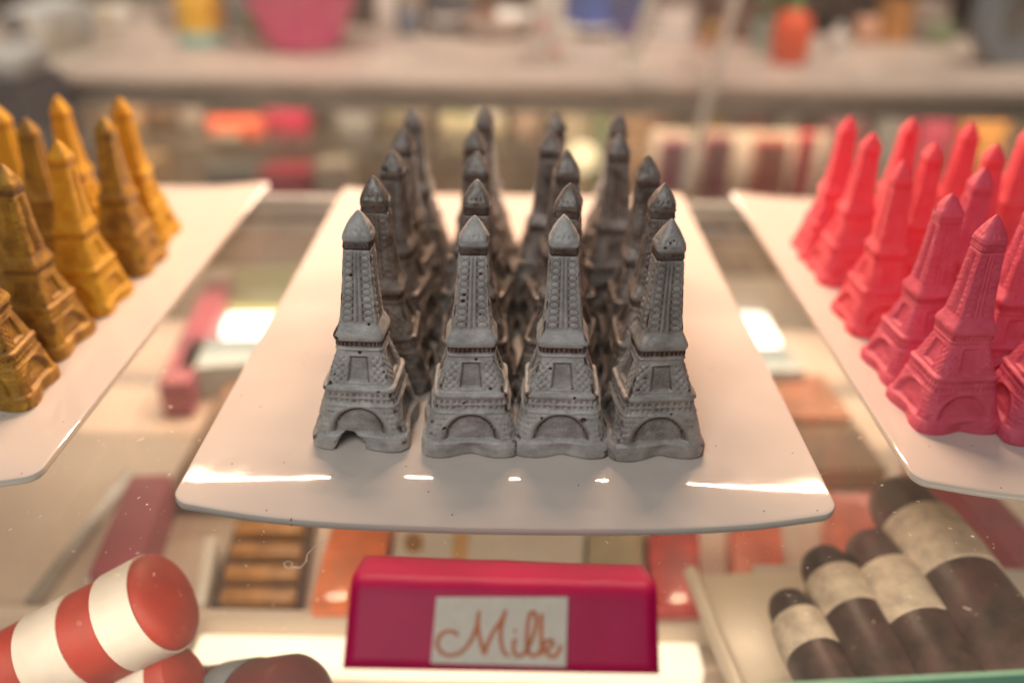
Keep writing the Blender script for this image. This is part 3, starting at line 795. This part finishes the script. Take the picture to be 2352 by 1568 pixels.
fib = [at_z(x, y, .0003) for x, y in ((690, 1303), (668, 1305), (655, 1302), (652, 1292), (662, 1288), (672, 1292), (668, 1300), (690, 1303), (702, 1290), (706, 1272), (722, 1255), (745, 1240))]
tag(MB().tube(fib, .00013, 6).build('lint_fibre', LINT), 'curled pale fibre lying on the glass in front of the plate', 'lint')

# ------------------------------------------------------------------ the room behind
FLR = mat('floor_tile', (.30, .25, .21), .5, scale=4)
g = MB().box((-9, -2, -1.15), (9, 12, -1.10)).build('floor', FLR, smooth=False); tag(g, kind='structure')
WALLM = mat('back_wall_paint', (.26, .19, .15), .8, scale=3)
g = MB().box((-5, 3.1, -1.10), (5, 3.2, 2.4)).build('wall', WALLM, smooth=False); tag(g, 'taupe shop wall far behind the back counter', 'wall', kind='structure')
CT = -.05; YS = 1.10
TOPM = mat('pale_taupe_counter', (.50, .405, .35), .4, var=.10, scale=7)
CW = mat('counter_tan_panel', (.40, .31, .23), .6, var=.2, scale=8)
ct = empty('back_counter', (0, 1.232, -1.10), 0, 'long pale topped display counter across the aisle', 'counter')
MB().box((-2.6, 0, 1.034), (2.6, .46, 1.05), .005).build('countertop', TOPM, ct)
MB().box((-2.6, .40, .0), (2.6, .42, 1.033)).build('back_panel', CW, ct, smooth=False)
MB().box((-2.6, .03, .70), (2.6, .39, .715)).build('display_shelf', TOPM, ct, smooth=False)
us = [at_y(x, 335, 1.28).x for x in (215, 1900)]
MB().box((us[0], .03, 1.10 - .162), (us[1] - .42, .39, 1.10 - .1535), .001).build('upper_display_shelf', glass_mat('thin_shelf_glass', (.93, .96, .93)), ct, smooth=False)
MB().box((-2.6, .03, 0), (2.6, .06, .699)).build('front_panel', CW, ct, smooth=False)
MB().box((-2.6, .012, 1.005), (2.6, .022, 1.033)).build('upper_trim', mat('slate_trim', (.5, .45, .40), .5), ct, smooth=False)
SH = -1.10 + .715
def bgbox(x0, x1, ytop, Y, z, m, name, label, cat, dep=.08, group=None, bev=.006, tilt=0, parts=None):
    Y *= YS
    if z == CT: Y = min(Y, 1.61 - 0.02 * random.random())
    a = at_y(x0, ytop, Y); b = at_y(x1, ytop, Y); cx = (a.x + b.x) / 2; wd = b.x - a.x
    h = max(.01, (a.z + b.z) / 2 - z)
    if parts:
        t = empty(name, (cx, Y, z), R(tilt), label, cat, group)
        MB().box((-wd / 2, 0, 0), (wd / 2, dep, h), bev).build('body', m, t)
        for (nm, u0, u1, v0, v1, mm) in parts:
            MB().box((-wd / 2 + wd * u0, -.002, h * v0), (-wd / 2 + wd * u1, .004, h * v1), .0008).build(nm, mm, t)
        return t
    o = MB().box((-wd / 2, 0, 0), (wd / 2, dep, h), bev).build(name, m, loc=(cx, Y, z)); o.rotation_euler.z = R(tilt)
    return tag(o, label, cat, group)
def bglathe(xc, prof, Y, z, m, name, label, cat, parts=(), group=None, n=32):
    Y = min(Y * YS, 1.63)
    c = at_y(xc, 60, Y)
    t = empty(name, (c.x, Y, z), 0, label, cat, group)
    MB().lathe(prof, n).build('body', m, t)
    for nm, pr, mm in parts: MB().lathe(pr, n).build(nm, mm, t)
    return t
def pal(n, c, **k): return mat(n, c, .5, var=k.get('var', .12), scale=k.get('scale', 20))
CRIM = pal('crimson_card', (.33, .02, .05)); NAVY = pal('navy_plastic', (.045, .05, .065)); GREYW = pal('pale_grey_plastic', (.50, .52, .53))
BLU = pal('blue_tin', (.05, .11, .38)); DBR = pal('dark_brown_wood', (.075, .045, .03), var=.3); TAU = pal('taupe_card', (.30, .24, .20)); MARO = pal('maroon_pack', (.20, .035, .05), var=.3)
LGN = pal('leaf_green', (.13, .24, .06)); WHB = pal('white_card', (.66, .61, .57)); PKB = mat('pink_plastic', (.85, .10, .33), .35, var=.05, scale=8); GRD = pal('dark_grey_card', (.16, .15, .14)); YEL = pal('yellow_plastic', (.80, .45, .03)); TEAL = pal('teal_plastic', (.30, .48, .42)); ORR = pal('orange_red_plastic', (.80, .09, .02)); WOOD = pal('tan_wood', (.40, .24, .13), var=.3)
# pink bucket
bY = 1.46
sc_ = at_y(830, 0, bY).x - at_y(555, 0, bY).x
t = empty('bucket', (at_y(695, 60, bY).x, bY, CT), 0, 'bright pink tapered plastic bucket standing on the back counter', 'bucket')
rb = sc_ / 2 * 1.22
MB().lathe([(0, .001), (rb * .42, .001), (rb * .50, .006), (rb * .98, .14), (rb * 1.04, .145), (rb * 1.03, .152), (rb * .95, .150), (rb * .46, .012), (0, .010)], 40).build('pail', PKB, t)
MB().tube([(rb * math.cos(R(a)), rb * .3, .14 + rb * .9 * math.sin(R(a))) for a in range(0, 181, 15)], .003).build('handle', GREYW, t)
# items on the counter
def cyl(r, h, b=.003): return [(0, 0), (r - b, 0), (r, b), (r, h - b), (r - b, h), (0, h)]
bglathe(145, [(0, 0), (.03, 0), (.065, .05), (.068, .055), (.06, .052), (.025, .006), (0, .006)], 1.62, CT, GRD, 'bowl', 'dark bowl at the far left of the back counter', 'bowl')
bglathe(465, cyl(.036, .075), 1.34, CT, YEL, 'cup', 'yellow cup with a teal foot left of the pink bucket', 'cup', parts=[('teal_foot', [(.0365, .001), (.039, .001), (.039, .022), (.0365, .024)], TEAL)])
bgbox(-20, 105, 25, 1.22, CT, GREYW, 'appliance', 'pale grey rounded appliance at the left end of the back counter', 'appliance', .16, bev=.02, parts=[('dark_panel', .1, .6, .6, .9, GRD)])
def plant(xc, Y, z, pot, h, label, nleaf=60, rad=.05):
    Y = min(Y * YS, 1.63)
    c = at_y(xc, 60, Y); t = empty('potted_plant', (c.x, Y, z), 0, label, 'plant')
    MB().lathe([(0, 0), (.022, 0), (.030, .045), (.032, .048), (.026, .046), (0, .044)], 24).build('pot', pot, t)
    lf = MB(); rg2 = random.Random(xc)
    for _ in range(nleaf):
        d = Vector((rg2.gauss(0, 1), rg2.gauss(0, 1), rg2.uniform(.1, 2))).normalized() * rg2.uniform(.3, 1)
        p = Vector((0, 0, .045)) + Vector((d.x * rad, d.y * rad, d.z * h)); s = rg2.uniform(.008, .015)
        u = Vector((rg2.gauss(0, 1), rg2.gauss(0, 1), rg2.gauss(0, .6))).normalized(); v_ = u.cross(Vector((.2, .4, 1))).normalized()
        vv = [lf.bm.verts.new(p + q) for q in (-u * s, v_ * s * .45 + Vector((0, 0, s * .15)), u * s, -v_ * s * .45 + Vector((0, 0, s * .15)))]
        lf.bm.faces.new(vv)
    lf.build('leaves', LGN, t, smooth=False)
    return t
plant(340, 1.65, CT, WHB, .07, 'small green potted plant in a white pot near the left of the back counter')
bgbox(190, 290, 20, 1.72, CT, WHB, 'carton', 'off white carton left of the green plant on the back counter', 'box')
bgbox(360, 430, 6, 1.75, CT, TAU, 'carton', 'grey taupe carton behind the yellow cup', 'box')
bgbox(500, 570, -8, 1.72, CT, GRD, 'carton', 'dark grey carton just left of the pink bucket', 'box')
bgbox(860, 905, -20, 1.62, CT, WHB, 'carton', 'slim white carton right of the pink bucket', 'box')
bgbox(915, 965, -30, 1.55, CT, TAU, 'carton', 'tall taupe carton second from the bucket', 'box')
bgbox(985, 1085, -10, 1.75, CT, NAVY, 'storage_tin', 'navy tin with a pale lid on the back counter', 'tin', parts=[('pale_band', .02, .98, .35, .5, WHB)])
bglathe(1140, [(0, 0), (.035, 0), (.068, .035), (.07, .038), (.064, .036), (.03, .006), (0, .006)], 1.46, CT, WHB, 'bowl', 'white bowl on the back counter beside the dotted board', 'bowl')
bgbox(1225, 1300, -30, 1.22, CT, WHB, 'carton', 'tall white box with pink spots left of the blue tin', 'box', parts=[('pink_spot', .2, .45, .45, .6, pal('pink_print', (.7, .22, .25))), ('pink_spot', .55, .85, .15, .28, pal('pink_print2', (.7, .3, .3)))])
bglathe(1350, cyl(.048, .12), 1.50, CT + .012, BLU, 'storage_tin', 'round royal blue tin on the back counter', 'tin', parts=[('pale_base', cyl(.050, -.0001 + .010), WHB)])
bgbox(1402, 1455, -10, 1.62, CT, DBR, 'carton', 'dark brown box right of the blue tin', 'box')
bglathe(1540, cyl(.046, .06), 1.62, CT + .0, WHB, 'jar', 'wide white jar with a dark base between the slanted glass edges', 'jar', parts=[('dark_base', [(.0462, .002), (.05, .002), (.05, .014), (.0462, .015)], GRD), ('lid', [(0, .0605), (.047, .0605), (.049, .063), (.049, .074), (.045, .077), (0, .077)], GRD)])
bgbox(1490, 1610, 96, 1.42, CT, WHB, 'tray', 'low white tray in front of the wide jar', 'tray', .07)
bgbox(1640, 1780, -20, 1.85, CT, DBR, 'crate', 'dark wooden crate right of the slanted glass edges', 'crate', .12, parts=[('slat_gap', .04, .96, .40, .47, DBR), ('slat_gap', .04, .96, .70, .77, DBR)])
# red squeeze bottle with green top
bglathe(1822, [(0, 0), (.024, 0), (.028, .006), (.029, .055), (.022, .07), (.010, .078), (0, .078)], 1.28, CT, ORR, 'squeeze_bottle', 'orange red squeeze bottle with a green cap on the back counter', 'bottle', parts=[('cap', [(.0098, .0785), (.012, .079), (.012, .09), (.005, .105), (0, .106)], LGN)])
plant(1770, 1.36, CT, TEAL, .06, 'small plant in a teal pot behind the orange red bottle', 40, .04)
bglathe(1930, [(0, 0), (.014, 0), (.015, .03), (.006, .042), (.006, .05), (0, .05)], 1.34, CT, WHB, 'small_bottle', 'small white bottle on the counter right of the red bottle', 'bottle')
bglathe(2050, cyl(.03, .075), 1.50, CT, pal('amber_jar', (.50, .22, .06)), 'jar', 'amber jar against the dark shelf unit at right', 'jar', parts=[('lid', [(0, .0755), (.031, .0755), (.031, .088), (0, .09)], DBR)])
bgbox(2110, 2190, 10, 1.62, CT, TAU, 'carton', 'taupe carton between the amber jar and the grey ring', 'box')
# grey ring
c = at_y(2325, 78, 1.42); t = empty('ribbon_spool', (c.x, 1.42, CT), R(15), 'grey ring shaped ribbon spool at the right end of the back counter', 'spool')
ro, ri = .072, .038
Mr = Matrix.Translation((0, 0, ro + .002)) @ Matrix.Rotation(R(90), 4, 'X')
MB().lathe([(ri, -.015), (ro, -.015), (ro + .002, -.012), (ro + .002, .012), (ro, .015), (ri, .015), (ri, -.015)], 40, Mr).build('ring', pal('blue_grey_ribbon', (.20, .23, .26)), t)
MB().lathe([(0, -.008), (ri - .001, -.008), (ri - .001, .008), (0, .008)], 32, Mr).build('hub', GRD, t)
# dark shelf unit behind at right
t = empty('shelf_unit', (1.12, 1.78, -1.10), 0, 'dark brown shelf unit standing behind the back counter at right', 'shelf')
MB().box((-.75, .3, 0), (1.2, .32, 2.0)).build('back_board', DBR, t, smooth=False)
for k in range(5):
    MB().box((-.75, 0, .55 + k * .28), (1.2, .298, .57 + k * .28), .002).build('board', DBR, t)
for xx in (-.775, .2, 1.2): MB().box((xx, 0, 0), (xx + .022, .299, 2.0)).build('upright', DBR, t, smooth=False)
t = empty('shelf_unit', (-1.2, 1.86, -1.10), 0, 'taupe shelf unit standing behind the back counter at left', 'shelf')
MB().box((-1.2, .3, 0), (1.3, .32, 2.0)).build('back_board', TAU, t, smooth=False)
for k in range(5): MB().box((-1.2, 0, .55 + k * .28), (1.3, .298, .57 + k * .28), .002).build('board', WHB, t)

# things in the far display
US = -.153
def shelfbox(x0, x1, yt, Y, m, name, label, cat, **k): return bgbox(x0, x1, yt, Y, US if x1 < 1260 else SH, m, name, label, cat, **k)
shelfbox(600, 700, 205, 1.20, CRIM, 'gift_box', 'tall crimson gift box in the far display', 'box', dep=.06)
shelfbox(470, 598, 275, 1.17, pal('coral_pack', (.55, .10, .05)), 'gift_box', 'coral orange pack left of the crimson gift box', 'box', dep=.03, parts=[('pale_label', .1, .6, .1, .4, BEI)])
shelfbox(330, 395, 215, 1.25, BRN, 'paper_bag', 'brown paper bag third from the left in the far display', 'bag', tilt=4)
shelfbox(400, 462, 225, 1.23, TAU, 'paper_bag', 'taupe paper bag left of the coral pack', 'bag', tilt=-3)
shelfbox(250, 322, 240, 1.22, WOOD, 'paper_bag', 'tan paper bag leftmost in the far display', 'bag', tilt=6)
shelfbox(770, 852, 262, 1.20, pal('slate_pack', (.17, .16, .15)), 'gift_box', 'slate grey box behind the left grey towers', 'box', dep=.05)
shelfbox(870, 985, 240, 1.26, pal('sand_pack', (.42, .34, .24)), 'gift_box', 'sand coloured box behind the left grey towers', 'box', dep=.05, parts=[('green_print', .15, .4, .55, .8, LGN)])
shelfbox(1010, 1160, 236, 1.22, BEI, 'gift_box', 'beige box with green prints in the far display', 'box', dep=.05, parts=[('green_print', .2, .45, .6, .85, LGN), ('pale_label', .55, .9, .5, .75, WHB)])
shelfbox(1178, 1242, 225, 1.20, pal('umber_pack', (.22, .15, .11)), 'gift_box', 'umber brown box behind the middle grey towers', 'box', dep=.05)
shelfbox(1260, 1365, 250, 1.25, pal('sand_pack2', (.46, .38, .26)), 'gift_box', 'sandy box right of the umber box', 'box', dep=.05)
shelfbox(1372, 1408, 215, 1.22, pal('olive_glass', (.12, .15, .07)), 'gift_box', 'slim olive green box in the far display', 'box', dep=.03)
shelfbox(1415, 1500, 240, 1.27, WOOD, 'gift_box', 'tan box behind the rightmost grey towers', 'box', dep=.05)
t = empty('round_lamp', (at_y(1335, 362, 1.22).x, 1.22, at_y(1335, 362, 1.22).z), 0, 'small round glowing lamp on the front of the far display', 'lamp')
MB().lathe([(0, -.01), (.022, -.01), (.022, .004), (.012, .010), (0, .012)], 24, Matrix.Rotation(R(90), 4, 'X')).build('bulb', mat('warm_bulb', (1, .78, .45), .4, emit=1.1), t)
MB().lathe([(.0222, -.006), (.026, -.006), (.026, .002), (.0222, .002)], 24, Matrix.Rotation(R(90), 4, 'X')).build('bezel', ALU, t)
for i_, (x0, x1, yt, m_, lb) in enumerate(((240, 360, 370, WOOD, 'tan lidded box on the lower display board behind the golden towers'), (470, 585, 385, GRD, 'dark grey box on the lower display board behind the left plate'),
        (596, 706, 392, CRIM, 'low red box on the lower display board between the left and middle plates'), (720, 800, 380, TAU, 'taupe box on the lower display board between the left and middle plates'))):
    bgbox(x0, x1, yt, 1.16, SH, m_, 'gift_box', lb, 'box', dep=.06, parts=[('lid', -.02, 1.02, .86, 1.01, m_)])
stock = [('cream', (.62, .54, .42)), ('ochre', (.42, .24, .07)), ('olive', (.14, .17, .07)), ('rose', (.55, .18, .18)), ('slate blue', (.12, .15, .20)), ('chestnut', (.20, .09, .05)),
         ('ivory', (.66, .60, .52)), ('brick red', (.36, .07, .04)), ('mustard', (.50, .30, .06)), ('charcoal', (.07, .065, .06)), ('peach', (.65, .36, .24)), ('sage green', (.22, .28, .16))]
rs = random.Random(21)
for i_, (nm_, c_) in enumerate(stock):
    x0 = 265 + i_ * 84 + rs.uniform(-8, 8)
    if x0 < 1215: bgbox(x0, x0 + rs.uniform(34, 58), rs.uniform(232, 285), 1.36, US, pal(nm_.replace(' ', '_') + '_pouch', c_, var=.3), 'pouch', nm_ + ' pouch at the back of the upper shelf in the far display', 'pouch', dep=.02, tilt=rs.uniform(-9, 9), parts=[('pale_label', .2, .8, .25, .55, WHB)] if i_ % 2 else None)
for i_, (nm_, c_) in enumerate(stock[::-1]):
    x0 = 1400 + i_ * 80 + rs.uniform(-8, 8)
    bgbox(x0, x0 + rs.uniform(34, 60), rs.uniform(205, 262), 1.40, SH, pal(nm_.replace(' ', '_') + '_bottle_glass', c_, var=.3), 'tall_pouch', 'tall ' + nm_ + ' pouch at the back of the right half of the far display', 'pouch', dep=.02, tilt=rs.uniform(-9, 9), parts=[('pale_label', .2, .8, .55, .75, WHB)] if i_ % 2 else None)
for i_, (nm_, c_) in enumerate(stock):
    x0 = 205 + i_ * 176 + rs.uniform(-20, 20)
    bgbox(x0, x0 + rs.uniform(26, 60), rs.uniform(10, 62), 1.44, CT, pal(nm_.replace(' ', '_') + '_packet', c_, var=.3), 'packet', 'small ' + nm_ + ' packet standing among the goods on the back counter', 'packet', dep=.02, tilt=rs.uniform(-25, 25))
# pale board with maroon packs
a = at_y(1500, 300, 1.30); b = at_y(1905, 300, 1.30)
t = tag(MB().box((0, 0, 0), (b.x - a.x, .012, a.z - SH), .002).build('display_board', pal('pale_board', (.52, .42, .33)), loc=(a.x, 1.30, SH)), 'pale board standing behind the maroon packs', 'board')
for i, (x0, x1, yt, m_) in enumerate(((1520, 1580, 325, pal('plum_pack', (.20, .05, .08))), (1625, 1690, 318, MARO), (1742, 1820, 325, pal('rust_pack', (.30, .05, .03))), (1850, 1885, 312, pal('ruby_pack', (.42, .03, .04))))):
    nm = ['plum coloured pack leftmost on the pale board', 'maroon pack second on the pale board', 'rust red pack third on the pale board', 'slim ruby red pack rightmost on the pale board'][i]
    shelfbox(x0, x1, yt, 1.135, m_, 'chocolate_pack', nm, 'pack', dep=.03, tilt=(-4, 3, 0, 8)[i], group='red packs on the pale board', parts=[('pale_label', .3, .7, .25, .42, BEI)])
shelfbox(1915, 2010, 215, 1.22, pal('plum_brown_box', (.16, .07, .07)), 'gift_box', 'plum brown box behind the pink towers', 'box', dep=.05)
shelfbox(2030, 2110, 235, 1.22, GRD, 'gift_box', 'dark grey box behind the pink towers', 'box', dep=.05)
shelfbox(2130, 2210, 240, 1.2, pal('wine_box', (.28, .03, .06)), 'gift_box', 'wine red box behind the pink towers', 'box', dep=.05)
shelfbox(2225, 2330, 250, 1.2, AMB, 'gift_box', 'amber box at the right end of the far display', 'box', dep=.05)
# navy bin at left, in the aisle
a0 = at_y(-60, 165, 1.12); a1 = at_y(112, 165, 1.12); b1 = at_y(215, 400, 1.12)
t = empty('waste_bin', ((a0.x + a1.x) / 2, 1.1, -1.10), 0, 'dark navy bin standing in the aisle at the far left', 'bin')
hwid = (a1.x - a0.x) / 2; ht = a0.z + 1.10
mb = MB(); bmv = []
for (z_, ww) in ((0.001, hwid * 1.0), (ht - .25, hwid * 1.75), (ht - .05, hwid * 1.25), (ht, hwid * .95)):
    bmv.append([mb.bm.verts.new((sx * ww, sy * .05, z_)) for sx, sy in ((-1, -1), (1, -1), (1, 1), (-1, 1))])
for p_, q_ in zip(bmv, bmv[1:]):
    for k in range(4): mb.bm.faces.new((p_[k], p_[(k + 1) % 4], q_[(k + 1) % 4], q_[k]))
mb.bm.faces.new(bmv[0][::-1]); mb.bm.faces.new(bmv[-1])
mb.build('bin_body', NAVY, t, smooth=False)
MB().box((-hwid * .9, -.04, ht + .001), (hwid * .9, .04, ht + .03), .01).build('lid', GREYW, t)
# slanted glass panes on the counter (their pale edges show)
PE = mat('pale_glass_edge', (.85, .80, .72), .3, var=.05)
def pane_edge(pa, pb, Y0, Y1, label):
    a = at_y(*pa, Y0); b = at_y(*pb, Y1)
    t = empty('glass_divider', b, 0, label, 'glass panel', 'slanted glass dividers of the far display')
    MB().tube([(0, 0, 0), a - b], .0065, 8).build('edge', PE, t)
    mb = MB(); q = [Vector((0, .004, 0)), a - b + Vector((0, .004, 0)), a - b + Vector((0.0, .25, 0)), Vector((0, .25, 0))]
    v0 = [mb.bm.verts.new(p + Vector((-.001, 0, 0))) for p in q]; v1 = [mb.bm.verts.new(p + Vector((.001, 0, 0))) for p in q]
    mb.bm.faces.new(v0); mb.bm.faces.new(v1[::-1])
    for k in range(4): mb.bm.faces.new((v0[k], v1[k], v1[(k + 1) % 4], v0[(k + 1) % 4]))
    mb.build('pane', glass_mat('thin_glass', (.97, .98, .97)), t, smooth=False)
pane_edge((1706, -60), (1572, 430), 1.20, 1.20, 'slanted glass divider right of the grey towers, its pale edge catching light')
pane_edge((1512, -60), (1448, 150), 1.21, 1.21, 'shorter slanted glass divider left of the long one')
pane_edge((60, 30), (205, 420), 1.19, 1.19, 'slanted glass divider beside the navy bin at left')
